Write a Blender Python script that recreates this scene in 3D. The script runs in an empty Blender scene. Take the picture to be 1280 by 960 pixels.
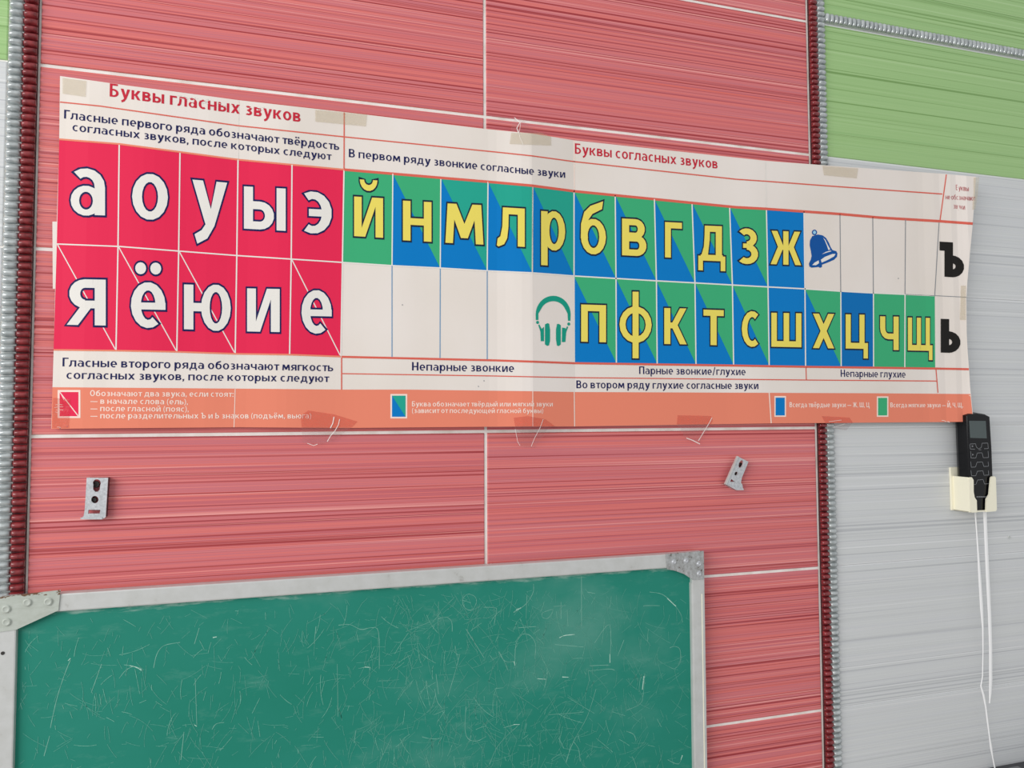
import bpy, bmesh, math, random
from mathutils import Vector, Matrix, geometry
random.seed(7)
SC = bpy.context.scene
COL = SC.collection

# ------------------------------------------------------------------ camera
H0 = 2.3                                   # height of the tile joint called row 0
T = 0.2                                    # tile height in metres
CP = Vector((-1.13226551*T, -4.38729277*T, H0-2.89989848*T))
AX = ((0.95860739, 0.00432372, -0.2846984), (0.008172, 0.999055, 0.0426886), (0.28461393, -0.04324816, 0.95766618))
def wv(v): return Vector((v[0], v[2], -v[1]))
RIGHT, DOWN, FWD = wv(AX[0]), wv(AX[1]), wv(AX[2])
FPX = 905.0
cam = bpy.data.objects.new('camera', bpy.data.cameras.new('camera'))
COL.objects.link(cam)
M = Matrix.Identity(4)
for i in range(3):
    M[i][0] = RIGHT[i]; M[i][1] = -DOWN[i]; M[i][2] = -FWD[i]; M[i][3] = CP[i]
cam.matrix_world = M
cam.data.sensor_width = 36; cam.data.lens = 36*FPX/1280
cam.data.clip_start = 0.01
SC.camera = cam

# ------------------------------------------------------------------ light
w = bpy.data.worlds.new('room_light'); SC.world = w; w.use_nodes = True
bg = w.node_tree.nodes['Background']
bg.inputs[0].default_value = (0.96, 0.98, 1.0, 1); bg.inputs[1].default_value = 0.62
def area(name, loc, target, sx, sy, power, col):
    d = bpy.data.lights.new(name, 'AREA'); d.shape = 'RECTANGLE'; d.size = sx; d.size_y = sy
    d.energy = power; d.color = col
    o = bpy.data.objects.new(name, d); COL.objects.link(o); o.location = loc
    o.rotation_euler = (Vector(target)-Vector(loc)).to_track_quat('-Z', 'Y').to_euler()
area('window_daylight', (-2.6, -1.9, 2.45), (0.1, 0, 1.8), 2.2, 1.5, 67, (1.0, 0.985, 0.96))
SC.view_settings.view_transform = 'Standard'
SC.view_settings.look = 'None'
SC.view_settings.exposure = 0.0
SC.view_settings.gamma = 1.0

# ------------------------------------------------------------------ helpers
def ray(px, py): return RIGHT*((px-640)/FPX) + DOWN*((py-480)/FPX) + FWD
def at(px, py, d=0.0):                     # point of the plane y=-d seen at a pixel
    v = ray(px, py); s = (-d-CP.y)/v.y
    return CP + v*s
def lin(c): c /= 255.0; return c/12.92 if c <= 0.04045 else ((c+0.055)/1.055)**2.4
def rgb(r, g, b): return (lin(r), lin(g), lin(b), 1)
MATS = {}
def mat(name, col, rough=0.5, metal=0.0, spec=0.5, coat=0.0):
    m = bpy.data.materials.new(name); m.use_nodes = True
    b = m.node_tree.nodes['Principled BSDF']
    b.inputs['Base Color'].default_value = rgb(*col)
    b.inputs['Roughness'].default_value = rough
    b.inputs['Metallic'].default_value = metal
    b.inputs['Specular IOR Level'].default_value = spec
    b.inputs['Coat Weight'].default_value = coat
    MATS[name] = m
    return m
class NT:
    def __init__(s, m): s.t = m.node_tree; s.b = s.t.nodes['Principled BSDF']
    def n(s, kind, **kw):
        n = s.t.nodes.new('ShaderNode'+kind)
        for k, v in kw.items():
            if k.startswith('i_'): n.inputs[k[2:].replace('_', ' ')].default_value = v
            else: setattr(n, k, v)
        return n
    def l(s, a, b): s.t.links.new(a, b)
    def pos(s, scale, rnd=False):
        g = s.n('NewGeometry'); mp = s.n('Mapping'); mp.inputs['Scale'].default_value = scale
        s.l(g.outputs['Position'], mp.inputs['Vector'])
        if rnd:
            oi = s.n('ObjectInfo'); mu = s.n('Math', operation='MULTIPLY'); mu.inputs[1].default_value = 37.0
            s.l(oi.outputs['Random'], mu.inputs[0]); cb = s.n('CombineXYZ')
            s.l(mu.outputs[0], cb.inputs[2]); s.l(mu.outputs[0], cb.inputs[1]); s.l(cb.outputs[0], mp.inputs['Location'])
        return mp.outputs[0]
    def noise(s, vec, sc=1.0, det=2.0, rough=0.5):
        n = s.n('TexNoise'); n.inputs['Scale'].default_value = sc; n.inputs['Detail'].default_value = det
        n.inputs['Roughness'].default_value = rough; s.l(vec, n.inputs['Vector']); return n.outputs['Fac']
    def ramp(s, fac, stops, interp='LINEAR'):
        r = s.n('ValToRGB'); cr = r.color_ramp; cr.interpolation = interp
        while len(cr.elements) < len(stops): cr.elements.new(0.5)
        for e, (p, c) in zip(cr.elements, stops):
            e.position = p; e.color = rgb(*c) if len(c) == 3 else c
        s.l(fac, r.inputs[0]); return r.outputs[0]
    def mix(s, fac, a, b, mode='MIX'):
        n = s.n('Mix', data_type='RGBA', blend_type=mode)
        for v, i in ((fac, 0), (a, 6), (b, 7)):
            if hasattr(v, 'links'): s.l(v, n.inputs[i])
            else: n.inputs[i].default_value = v
        return n.outputs[2]
    def bump(s, h, strength, dist):
        n = s.n('Bump'); n.inputs['Strength'].default_value = strength; n.inputs['Distance'].default_value = dist
        s.l(h, n.inputs['Height']); s.l(n.outputs[0], s.b.inputs['Normal'])
    def base(s, c): s.l(c, s.b.inputs['Base Color'])
K = (0, 0, 0, 1); W_ = (1, 1, 1, 1)

def streak(name, tones, dark, light, rough, dk=0.36, lt=0.66, bump=0.25, fine=300):
    m = mat(name, (128, 128, 128), rough, spec=0.35); t = NT(m)
    a = t.noise(t.pos((0.22, 0.3, 150), True), 1, 3, 0.65)
    c = t.ramp(a, [(0.3+0.4*i/(len(tones)-1), x) for i, x in enumerate(tones)])
    b = t.noise(t.pos((0.4, 0.3, fine), True), 1, 2.5, 0.6)
    c = t.mix(t.ramp(b, [(dk-0.06, W_), (dk+0.03, K)]), c, rgb(*dark))
    e = t.noise(t.pos((0.6, 0.4, fine*1.25), True), 1, 1.5, 0.5)
    c = t.mix(t.ramp(e, [(lt, K), (lt+0.08, W_)]), c, rgb(*light))
    t.base(c)
    t.bump(b, bump, 0.0012)
    return m
streak('red_tile', [(208, 104, 110), (220, 118, 118), (206, 116, 124), (228, 120, 114), (196, 102, 112), (226, 112, 102)], (164, 54, 58), (238, 156, 152), 0.4, 0.425, 0.61, 0.32, 380)
streak('green_tile', [(150, 190, 124), (164, 200, 136), (158, 196, 130), (172, 206, 144)], (122, 160, 92), (180, 212, 154), 0.4, 0.40, 0.64, 0.2, 330)
streak('grey_tile', [(206, 208, 209), (214, 216, 216), (210, 212, 214), (218, 219, 219)], (190, 192, 195), (226, 227, 228), 0.4, 0.40, 0.64, 0.25, 380)
# grout, beads
m = mat('grout', (214, 204, 192), 0.8); t = NT(m)
gx = t.n('SeparateXYZ'); gg = t.n('NewGeometry'); t.l(gg.outputs['Position'], gx.inputs[0])
gm = t.n('Math', operation='GREATER_THAN'); gm.inputs[1].default_value = 0.515; t.l(gx.outputs[0], gm.inputs[0])
t.base(t.mix(gm.outputs[0], t.ramp(t.noise(t.pos((30, 30, 30)), 1, 4), [(0.3, (222, 212, 202)), (0.55, (244, 240, 235))]), rgb(232, 233, 234)))
m = mat('red_glaze', (132, 40, 44), 0.22, coat=0.3); t = NT(m)
t.base(t.ramp(t.noise(t.pos((140, 140, 140)), 1, 3), [(0.35, (104, 26, 32)), (0.7, (156, 58, 62))]))
m = mat('silver_glaze', (176, 180, 180), 0.22, metal=0.35); t = NT(m)
t.base(t.ramp(t.noise(t.pos((120, 120, 120)), 1, 3), [(0.35, (165, 171, 172)), (0.7, (205, 210, 210))]))
mat('red_groove', (70, 16, 22), 0.6); mat('silver_groove', (205, 208, 206), 0.5)
# paper and inks
m = mat('paper', (232, 226, 218), 0.42, spec=0.4); t = NT(m)
t.base(t.ramp(t.noise(t.pos((7, 7, 5)), 1, 4), [(0.3, (231, 221, 211)), (0.7, (240, 231, 225))]))
INK = dict(crimson=(234, 42, 84), crimson2=(216, 44, 74), green=(62, 176, 122), teal=(38, 168, 146), blue=(0, 124, 200),
           darkblue=(0, 112, 184), yellow=(240, 222, 102), white=(236, 232, 226), navy=(22, 28, 84), dark=(28, 38, 60),
           orange=(238, 138, 112), line=(224, 104, 88), black=(32, 30, 28), red=(200, 42, 62), rose=(176, 60, 70),
           pale=(250, 226, 214), thinblue=(90, 150, 196), thingrey=(138, 142, 148), phones=(22, 158, 134), bell=(14, 84, 160), skyblue=(160, 214, 240))
for k, v in INK.items():
    mm = mat(k+'_ink', v, 0.5, spec=0.14)
# metals
m = mat('aluminium', (196, 198, 196), 0.45, metal=0.25); t = NT(m)
a = t.noise(t.pos((60, 60, 60)), 1, 6, 0.6)
t.base(t.ramp(a, [(0.24, (170, 168, 162)), (0.34, (200, 201, 198)), (0.75, (212, 213, 212))]))
t.bump(t.noise(t.pos((500, 500, 500)), 1, 2), 0.08, 0.0005)
m = mat('worn_steel', (170, 172, 172), 0.5, metal=0.4); t = NT(m)
a = t.noise(t.pos((260, 260, 190)), 1, 5, 0.65)
t.base(t.ramp(a, [(0.33, (90, 80, 72)), (0.39, (160, 160, 158)), (0.6, (186, 188, 188)), (0.75, (204, 206, 206))]))
m = mat('gusset_paint', (178, 184, 176), 0.5); t = NT(m)
z = t.n('SeparateXYZ'); g = t.n('NewGeometry'); t.l(g.outputs['Position'], z.inputs[0])
mr = t.n('MapRange'); mr.inputs[1].default_value = H0-0.7685; mr.inputs[2].default_value = H0-0.7618; t.l(z.outputs[2], mr.inputs[0])
a = t.noise(t.pos((120, 120, 300)), 1, 4, 0.6)
mu = t.n('Math', operation='MULTIPLY'); t.l(a, mu.inputs[0]); t.l(mr.outputs[0], mu.inputs[1])
t.base(t.mix(t.ramp(mu.outputs[0], [(0.47, K), (0.52, W_)]), t.ramp(a, [(0.3, (176, 182, 172)), (0.7, (190, 196, 188))]), rgb(104, 72, 46)))
m = mat('zinc', (200, 202, 206), 0.42, metal=0.45); t = NT(m)
t.base(t.ramp(t.noise(t.pos((400, 400, 400)), 1, 3), [(0.3, (184, 187, 190)), (0.7, (214, 216, 220))]))
mat('dark_screw', (70, 68, 66), 0.4, metal=0.7)
# chalkboard green
m = mat('board_green', (36, 122, 104), 0.6, spec=0.3); t = NT(m)
a = t.noise(t.pos((4, 4, 6)), 1, 5, 0.6)
c = t.ramp(a, [(0.3, (22, 128, 108)), (0.55, (32, 134, 116)), (0.72, (76, 148, 132))])
mp = t.pos((24, 24, 70)); b = t.noise(mp, 1, 5, 0.7)
c = t.mix(t.ramp(b, [(0.56, K), (0.8, (0.30, 0.30, 0.30, 1))]), c, rgb(120, 172, 158))
# chalk dust lying along the top edge
z = t.n('SeparateXYZ'); g = t.n('NewGeometry'); t.l(g.outputs['Position'], z.inputs[0])
mr = t.n('MapRange'); mr.inputs[1].default_value = H0-0.797; mr.inputs[2].default_value = H0-0.781; t.l(z.outputs[2], mr.inputs[0])
d = t.noise(t.pos((30, 30, 160)), 1, 5, 0.7); mu = t.n('Math', operation='MULTIPLY'); t.l(d, mu.inputs[0]); t.l(mr.outputs[0], mu.inputs[1])
c = t.mix(t.ramp(mu.outputs[0], [(0.40, K), (0.58, (0.6, 0.6, 0.6, 1))]), c, rgb(176, 200, 190))
t.base(c)
mat('chalk', (128, 186, 168), 0.9); mat('soft_chalk', (112, 182, 162), 0.9); mat('bright_chalk', (184, 222, 206), 0.9); mat('faint_chalk', (92, 168, 150), 0.9)
mat('cream_plastic', (252, 247, 224), 0.35); mat('black_plastic', (10, 10, 14), 0.14, spec=0.3); mat('screen', (82, 92, 92), 0.3, spec=0.3)
mat('button_grey', (128, 130, 134), 0.4); mat('white_cord', (255, 255, 255), 0.6); mat('cabinet_dark', (58, 58, 62), 0.5)
mat('cabinet_knob', (120, 120, 122), 0.4); mat('floor_mat', (150, 140, 128), 0.6)
def clear(name, col, alpha, rough):
    m = mat(name, col, rough); m.node_tree.nodes['Principled BSDF'].inputs['Alpha'].default_value = alpha
    t = NT(m); t.bump(t.noise(t.pos((90, 90, 160)), 1, 3), 0.5, 0.002)
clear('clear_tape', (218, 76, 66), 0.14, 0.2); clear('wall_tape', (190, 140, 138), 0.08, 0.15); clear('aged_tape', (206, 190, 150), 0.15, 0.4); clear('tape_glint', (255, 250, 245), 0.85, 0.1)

def link(name, me, parent=None, m=None):
    o = bpy.data.objects.new(name, me); COL.objects.link(o)
    if m:
        me.materials.append(MATS[m])
    if parent: o.parent = parent
    return o
def obj(name, verts, faces, m, parent=None, smooth=False):
    me = bpy.data.meshes.new(name); me.from_pydata([tuple(v) for v in verts], [], faces); me.update()
    if smooth:
        for p in me.polygons: p.use_smooth = True
    return link(name, me, parent, m)
def empty(name, loc, label, cat, group=None):
    o = bpy.data.objects.new(name, None); COL.objects.link(o); o.location = loc; o.empty_display_size = 0.02
    o['label'] = label; o['category'] = cat
    if group: o['group'] = group
    return o
def fix(root):                              # children are built in world coordinates
    for c in root.children: c.matrix_parent_inverse = Matrix.Translation(-Vector(root.location))
def bm_obj(name, bm, m, parent=None, smooth=False):
    me = bpy.data.meshes.new(name); bm.to_mesh(me); bm.free()
    if smooth:
        for p in me.polygons: p.use_smooth = True
    return link(name, me, parent, m)
def box_bm(bm, x0, x1, y0, y1, z0, z1, bev=0.0, seg=2):
    r = bmesh.ops.create_cube(bm, size=1.0)
    for v in r['verts']: v.co = Vector(((x0+x1)/2+v.co.x*(x1-x0), (y0+y1)/2+v.co.y*(y1-y0), (z0+z1)/2+v.co.z*(z1-z0)))
    if bev:
        es = list({e for v in r['verts'] for e in v.link_edges})
        bmesh.ops.bevel(bm, geom=es, offset=bev, segments=seg, profile=0.6, affect='EDGES', clamp_overlap=True)
def box(name, x0, x1, y0, y1, z0, z1, m, parent=None, bev=0.0, seg=2):
    bm = bmesh.new(); box_bm(bm, x0, x1, y0, y1, z0, z1, bev, seg); return bm_obj(name, bm, m, parent)

# ------------------------------------------------------------------ wall with tiles
wall = box('wall_back', -1.35, 1.75, 0.0016, 0.10, 0.0, 3.0, 'grout'); wall['kind'] = 'structure'
floor = box('floor', -1.35, 1.75, -3.2, 0.10, -0.08, 0.0, 'floor_mat'); floor['kind'] = 'structure'
def tile_mesh(wd, ht):
    bm = bmesh.new(); box_bm(bm, -wd/2, wd/2, 0.0, 0.008, -ht/2, ht/2)
    es = [e for e in bm.edges if all(v.co.y < 0.001 for v in e.verts)]
    bmesh.ops.bevel(bm, geom=es, offset=0.0012, segments=2, profile=0.5, affect='EDGES')
    me = bpy.data.meshes.new('wall_tile'); bm.to_mesh(me); bm.free(); return me
TM = {}
def tile(x0, x1, k0, m, top=0.0):
    """a tile whose upper joint is row k0"""
    g = 0.0019 if m == 'red_tile' else 0.0009
    wd = x1-x0-2*g; ht = T-2*g-top
    key = (round(wd, 4), round(ht, 4), m)
    if key not in TM:
        me = tile_mesh(wd, ht); me.materials.append(MATS[m]); TM[key] = me
    o = bpy.data.objects.new('wall_tile', TM[key]); COL.objects.link(o); o.parent = wall
    o.location = ((x0+x1)/2, 0, H0-k0*T-T/2-top/2)
XL, XR = -0.4966, 0.4917
for k in range(-3, 11):
    tile(XL, 0.0, k, 'red_tile'); tile(0, XR, k, 'red_tile')
    side = 'green_tile' if k < 1 else 'grey_tile'
    if k == -1:                              # the row above the bead listello is shorter
        pass
    tile(-1.0265, -0.5245, k, side)
    if k == -1:
        g = 0.0016
        wd = 0.5; ht = T-2*g-0.0135
        for x0 in (0.5203, 1.0203):
            me = tile_mesh(wd-2*g, ht); me.materials.append(MATS[side]); o = bpy.data.objects.new('wall_tile', me); COL.objects.link(o); o.parent = wall
            o.location = (x0+0.25, 0, H0+0.0135+0.0018+ht/2)
    else:
        tile(0.5203, 1.0203, k, side); tile(1.0203, 1.5203, k, side)

# bead listellos
def bead_mesh(L, Hh, P, m):
    nu, nv = 7, 5; vs = []; fs = []
    for i in range(nu+1):
        u = -1+2*i/nu
        for j in range(nv+1):
            v = -math.pi/2+math.pi*j/nv
            sx = abs(u)**5.0
            rr = 1-0.35*sx
            vs.append((u*L/2, -math.cos(v)*P*rr, math.sin(v)*Hh/2*(1-0.08*sx)))
    for i in range(nu):
        for j in range(nv):
            a = i*(nv+1)+j; fs.append((a, a+nv+1, a+nv+2, a+1))
    fs.append(tuple(range(nv+1))); fs.append(tuple(reversed([nu*(nv+1)+j for j in range(nv+1)])))
    me = bpy.data.meshes.new('bead'); me.from_pydata(vs, [], fs); me.update()
    for p in me.polygons: p.use_smooth = len(p.vertices) == 4
    me.materials.append(MATS[m]); return me
def listello(name, x, wd, z0, z1, m, groove, horizontal=False, x1=None):
    if not horizontal:
        t_ = box(name, x, x+wd, -0.0015, 0.0015, z0, z1, groove)
        me = bead_mesh(wd*0.97, 0.0074, 0.0062, m); n = int((z1-z0)/0.008)
        for i in range(n):
            o = bpy.data.objects.new('bead', me); COL.objects.link(o); o.parent = t_
            o.location = (x+wd/2+random.uniform(-.0002, .0002), -0.0014, z0+0.004+i*0.008)
            o.rotation_euler = (0, random.uniform(-.03, .03), 0)
    else:
        t_ = box(name, x, x1, -0.0015, 0.0015, z0, z1, groove)
        me = bead_mesh((z1-z0)*0.97, 0.0074, 0.0058, m); n = int((x1-x)/0.008)
        for i in range(n):
            o = bpy.data.objects.new('bead', me); COL.objects.link(o); o.parent = t_
            o.location = (x+0.004+i*0.008, -0.0014, (z0+z1)/2); o.rotation_euler = (0, math.pi/2+random.uniform(-.02, .02), 0)
    t_['kind'] = 'structure'
ZB, ZT = 1.06, 2.62
listello('trim_1', -0.5233, 0.0134, ZB, ZT, 'silver_glaze', 'silver_groove')
listello('trim_2', -0.5098, 0.0130, ZB, ZT, 'red_glaze', 'red_groove')
listello('trim_3', 0.4934, 0.0124, ZB, ZT, 'red_glaze', 'red_groove')
listello('trim_4', 0.5057, 0.0134, ZB, ZT, 'silver_glaze', 'silver_groove')
listello('trim_5', 0.5206, 0, H0+0.0018, H0+0.0148, 'silver_glaze', 'silver_groove', True, 1.30)

# ------------------------------------------------------------------ poster surface
def smooth_interp(tab, x):
    if x <= tab[0][0]: return tab[0][1]
    if x >= tab[-1][0]: return tab[-1][1]
    for (a, b), (c, d) in zip(tab, tab[1:]):
        if a <= x <= c: break
    t = (x-a)/(c-a)
    if tab.index((a, b)) != FOLD: t = t*t*(3-2*t)
    return b+(d-b)*t
def interp(tab, x):
    if x <= tab[0][0]:
        (a, b), (c, d) = tab[0], tab[1]
    elif x >= tab[-1][0]:
        (a, b), (c, d) = tab[-2], tab[-1]
    else:
        for (a, b), (c, d) in zip(tab, tab[1:]):
            if a <= x <= c: break
    return b+(d-b)*(x-a)/(c-a)
DPX = [(40, .0045), (64, .005), (120, .008), (180, .0095), (250, .007), (297, .0055), (360, .0085), (430, .0065), (520, .009), (610, .012), (665.5, .0195),
       (718, .0075), (800, .0075), (900, .007), (957, .0095), (1005, .0105), (1030, .0105), (1110, .0105), (1150, .011), (1175, .014), (1195, .019), (1217, .027), (1230, .030)]
DT = [(at(px, 350).x, d) for px, d in DPX]
FOLD = [p[0] for p in DPX].index(665.5)
def surf(q, lay=0.0):                      # q = point on the wall plane (virtual), returned on the paper
    d = smooth_interp(DT, q.x)+lay
    s = (-d-CP.y)/(q.y-CP.y)
    return CP+(q-CP)*s
def sp(px, py, lay=0.0): return surf(at(px, py), lay)
def offset_poly(pts, e):
    if not e: return list(pts)
    n = len(pts); A = sum(pts[i][0]*pts[(i+1) % n][1]-pts[(i+1) % n][0]*pts[i][1] for i in range(n))
    s = 1 if A > 0 else -1; out = []
    for i in range(n):
        p0, p1, p2 = pts[i-1], pts[i], pts[(i+1) % n]
        def nrm(a, b):
            dx, dy = b[0]-a[0], b[1]-a[1]; l = math.hypot(dx, dy) or 1; return (dy/l*s, -dx/l*s)
        n1, n2 = nrm(p0, p1), nrm(p1, p2); k = 1+n1[0]*n2[0]+n1[1]*n2[1]
        k = max(k, 0.5)
        out.append((p1[0]+(n1[0]+n2[0])/k*e, p1[1]+(n1[1]+n2[1])/k*e))
    return out
def tess(loops):
    vs = [Vector((p[0], p[1], 0)) for lp in loops for p in lp]
    tr = geometry.tessellate_polygon([[Vector((p[0], p[1], 0)) for p in lp] for lp in loops])
    return vs, [tuple(t) for t in tr]
GRID = sorted([at(px, 350).x for px in (297, 665.5, 718, 957)] + [-0.48+0.011*i for i in range(122) if not 0.0628 < -0.48+0.011*i < 0.135])
class Print:
    """flat ink on the paper: collects polygons given on the wall plane and lays them on the sheet"""
    def __init__(s): s.bm = bmesh.new(); s.k = 0
    def tri(s, vs, fs, lay):
        lay += s.k*0.000002; s.k += 1
        bv = [s.bm.verts.new((v.x, lay, v.z)) for v in vs]
        for f in fs:
            try: s.bm.faces.new([bv[i] for i in f])
            except ValueError: pass
    def px(s, pts, lay):
        q = [at(*p) for p in pts]; v, f = tess([[(a.x, a.z) for a in q]])
        s.tri([Vector((a.x, 0, a.y)) for a in v], f, lay)
    def quads(s, q, faces, lay): s.tri([Vector((a[0], 0, a[1])) for a in q], faces, lay)
    def line(s, pts, wpx, lay):
        up = []; dn = []
        for i, p in enumerate(pts):
            a = pts[max(i-1, 0)]; b = pts[min(i+1, len(pts)-1)]
            dx, dy = b[0]-a[0], b[1]-a[1]; l = math.hypot(dx, dy) or 1
            n = (-dy/l*wpx/2, dx/l*wpx/2); up.append((p[0]+n[0], p[1]+n[1])); dn.append((p[0]-n[0], p[1]-n[1]))
        q = [at(*p) for p in up+dn]; n = len(pts)
        s.tri([Vector((a.x, 0, a.z)) for a in q], [(i, i+1, n+i+1, n+i) for i in range(n-1)], lay)
    def done(s, name, m, parent, label=None):
        bm = s.bm
        if not bm.faces: return None
        xs = [v.co.x for v in bm.verts]; lo, hi = min(xs), max(xs)
        for x in GRID:
            if lo < x < hi:
                bmesh.ops.bisect_plane(bm, geom=bm.verts[:]+bm.edges[:]+bm.faces[:], plane_co=(x, 0, 0), plane_no=(1, 0, 0), dist=1e-7)
        for v in bm.verts: v.co = surf(Vector((v.co.x, 0, v.co.z)), v.co.y)
        bm.normal_update()
        for f in bm.faces:
            if f.normal.y > 0: f.normal_flip()
        o = bm_obj(name, bm, m, parent)
        if label: o['label'] = label
        return o
L1, L2, L3, L4, L5 = 0.00012, 0.0002, 0.00028, 0.00036, 0.00046

LEFT = [(95, 75), (180, 74), (275, 71), (440, 67), (536, 64)]
RIGHTE = [(221, 1220), (280, 1216), (300, 1214), (365, 1208), (425, 1208.5), (470, 1212), (490, 1213), (515, 1216), (528, 1217)]
TOP = [(75, 95), (160, 107), (230, 116), (297, 125), (430, 140), (605, 161), (665.5, 167), (718, 175.5), (920, 197), (957, 201), (1030, 206.5), (1183, 217.5), (1220, 221)]
BOT = [(64, 536), (300, 534), (430, 535), (600, 533.5), (665.5, 533), (718, 533), (957, 529.3), (1187, 527.5), (1217, 527)]
poster = empty('alphabet_poster', sp(640, 345), 'long folded alphabet chart with crimson, blue and green letter cells taped across the tiles', 'poster')
def panel(xa, xb):
    """xa, xb: functions of py giving the side edges; the sheet has real thickness"""
    def side(f):
        out = []
        for i in range(15):
            v = i/14; py = 120+400*v
            for _ in range(4): x = f(py); py = interp(TOP, x)*(1-v)+interp(BOT, x)*v
            out.append((x, py))
        return out
    A, B = side(xa), side(xb)
    poly = A[::-1]+seg(TOP, A[0][0], B[0][0])[1:-1]+B+seg(BOT, A[-1][0], B[-1][0])[1:-1][::-1]
    p = Print(); p.px(poly, 0.0)
    o = p.done('paper_panel', 'paper', poster)
    bm = bmesh.new(); bm.from_mesh(o.data); n = len(bm.verts)
    r_ = bmesh.ops.extrude_face_region(bm, geom=bm.faces[:])
    for v in [g for g in r_['geom'] if isinstance(g, bmesh.types.BMVert)]: v.co.y += 0.0003
    bmesh.ops.recalc_face_normals(bm, faces=bm.faces[:])
    bm.to_mesh(o.data); bm.free()
def seg(tab, x0, x1):
    xs = [x0]+[a for a, _ in tab if x0 < a < x1]+[x1]; return [(x, interp(tab, x)) for x in xs]
fl = lambda tab: (lambda y: interp(tab, y))
E1 = fl([(125, 299), (330, 296), (534, 293)]); E2 = fl([(100, 665.5), (540, 665.5)]); E3 = fl([(100, 718), (540, 718)]); E4 = fl([(201, 957), (360, 960.5), (530, 964)])
panel(fl(LEFT), E1); panel(E1, E2); panel(E2, E3); panel(E3, E4); panel(E4, fl(RIGHTE))
# sheet edge sticking out behind at the left
p = Print(); p.px([(65.5, 277), (73, 277), (73, 361), (66, 361)], -0.0012); p.done('paper_flap', 'paper', poster)

# rows and columns of the chart, in pixels of the photograph
RA = [(75, 127.5), (125, 132.5), (297, 157), (430, 171), (620, 190), (665, 194.8), (718, 202), (920, 224), (957, 226.5), (1030, 232), (1178, 242.5)]
RB = [(74, 174), (150, 180), (297, 199.5), (430, 212), (620, 228), (665, 232), (718, 239), (920, 259), (957, 261), (1050, 267.5), (1100, 272), (1175, 276.5), (1216, 279.5)]
RC = [(71, 305), (148, 308), (297, 319.5), (428, 328), (490, 332), (550, 335), (608, 338.5), (665, 341), (718, 345), (820, 351), (870, 353.7), (920, 356.5), (957, 358.5), (1005, 361), (1051, 364), (1091, 366.2), (1168, 369.5), (1208, 371.5)]
RD = [(67, 436.5), (145, 437.5), (221, 439), (295, 441.5), (362, 442.5), (428, 445), (620, 449.5), (665, 451), (718, 453), (920, 456), (957, 456.7), (1007, 457.5), (1170, 459.7), (1211, 460.5)]
RE = [(66, 484), (300, 485.8), (428, 487), (510, 487), (665, 489), (718, 490), (957, 491), (1085, 491.5), (1213, 492.5)]
RF = [(427, 467), (620, 470), (665, 471), (718, 472), (1007, 475), (1171, 476.3)]
CX = [(74, 71, 67), (149, 147.5, 145), (225, 223.3, 221), (297.5, 296, 294), (365, 364, 362), (430, 428, 426), (491, 490, 490), (551, 550.3, 550), (610, 609, 609), (666, 665.5, 665.3),
      (717.5, 717.5, 718), (769, 770, 770.5), (818, 820.5, 821.5), (865, 868.7, 870), (912, 915.5, 917), (958, 960, 961.5), (1005, 1006.2, 1007), (1050, 1051, 1051.5), (1091, 1091.8, 1092), (1132, 1131.3, 1131), (1174, 1168.5, 1169), (1216, 1208, 1211)]
def pt(tab, x): return (x, interp(tab, x))
def seg(tab, x0, x1):
    xs = [x0]+[a for a, _ in tab if x0 < a < x1]+[x1]; return [pt(tab, x) for x in xs]
def band(p, t0, t1, a0, a1, b0, b1, lay):
    """fill between two row curves; a/b = x of the left and right end on the upper and lower curve"""
    p.px(seg(t0, a0, b0)+seg(t1, a1, b1)[::-1], lay)
# legend band
p = Print(); band(p, RE, BOT, 65.5, 64.3, 1213, 1216.5, L1); p.done('legend_band', 'orange_ink', poster)

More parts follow.
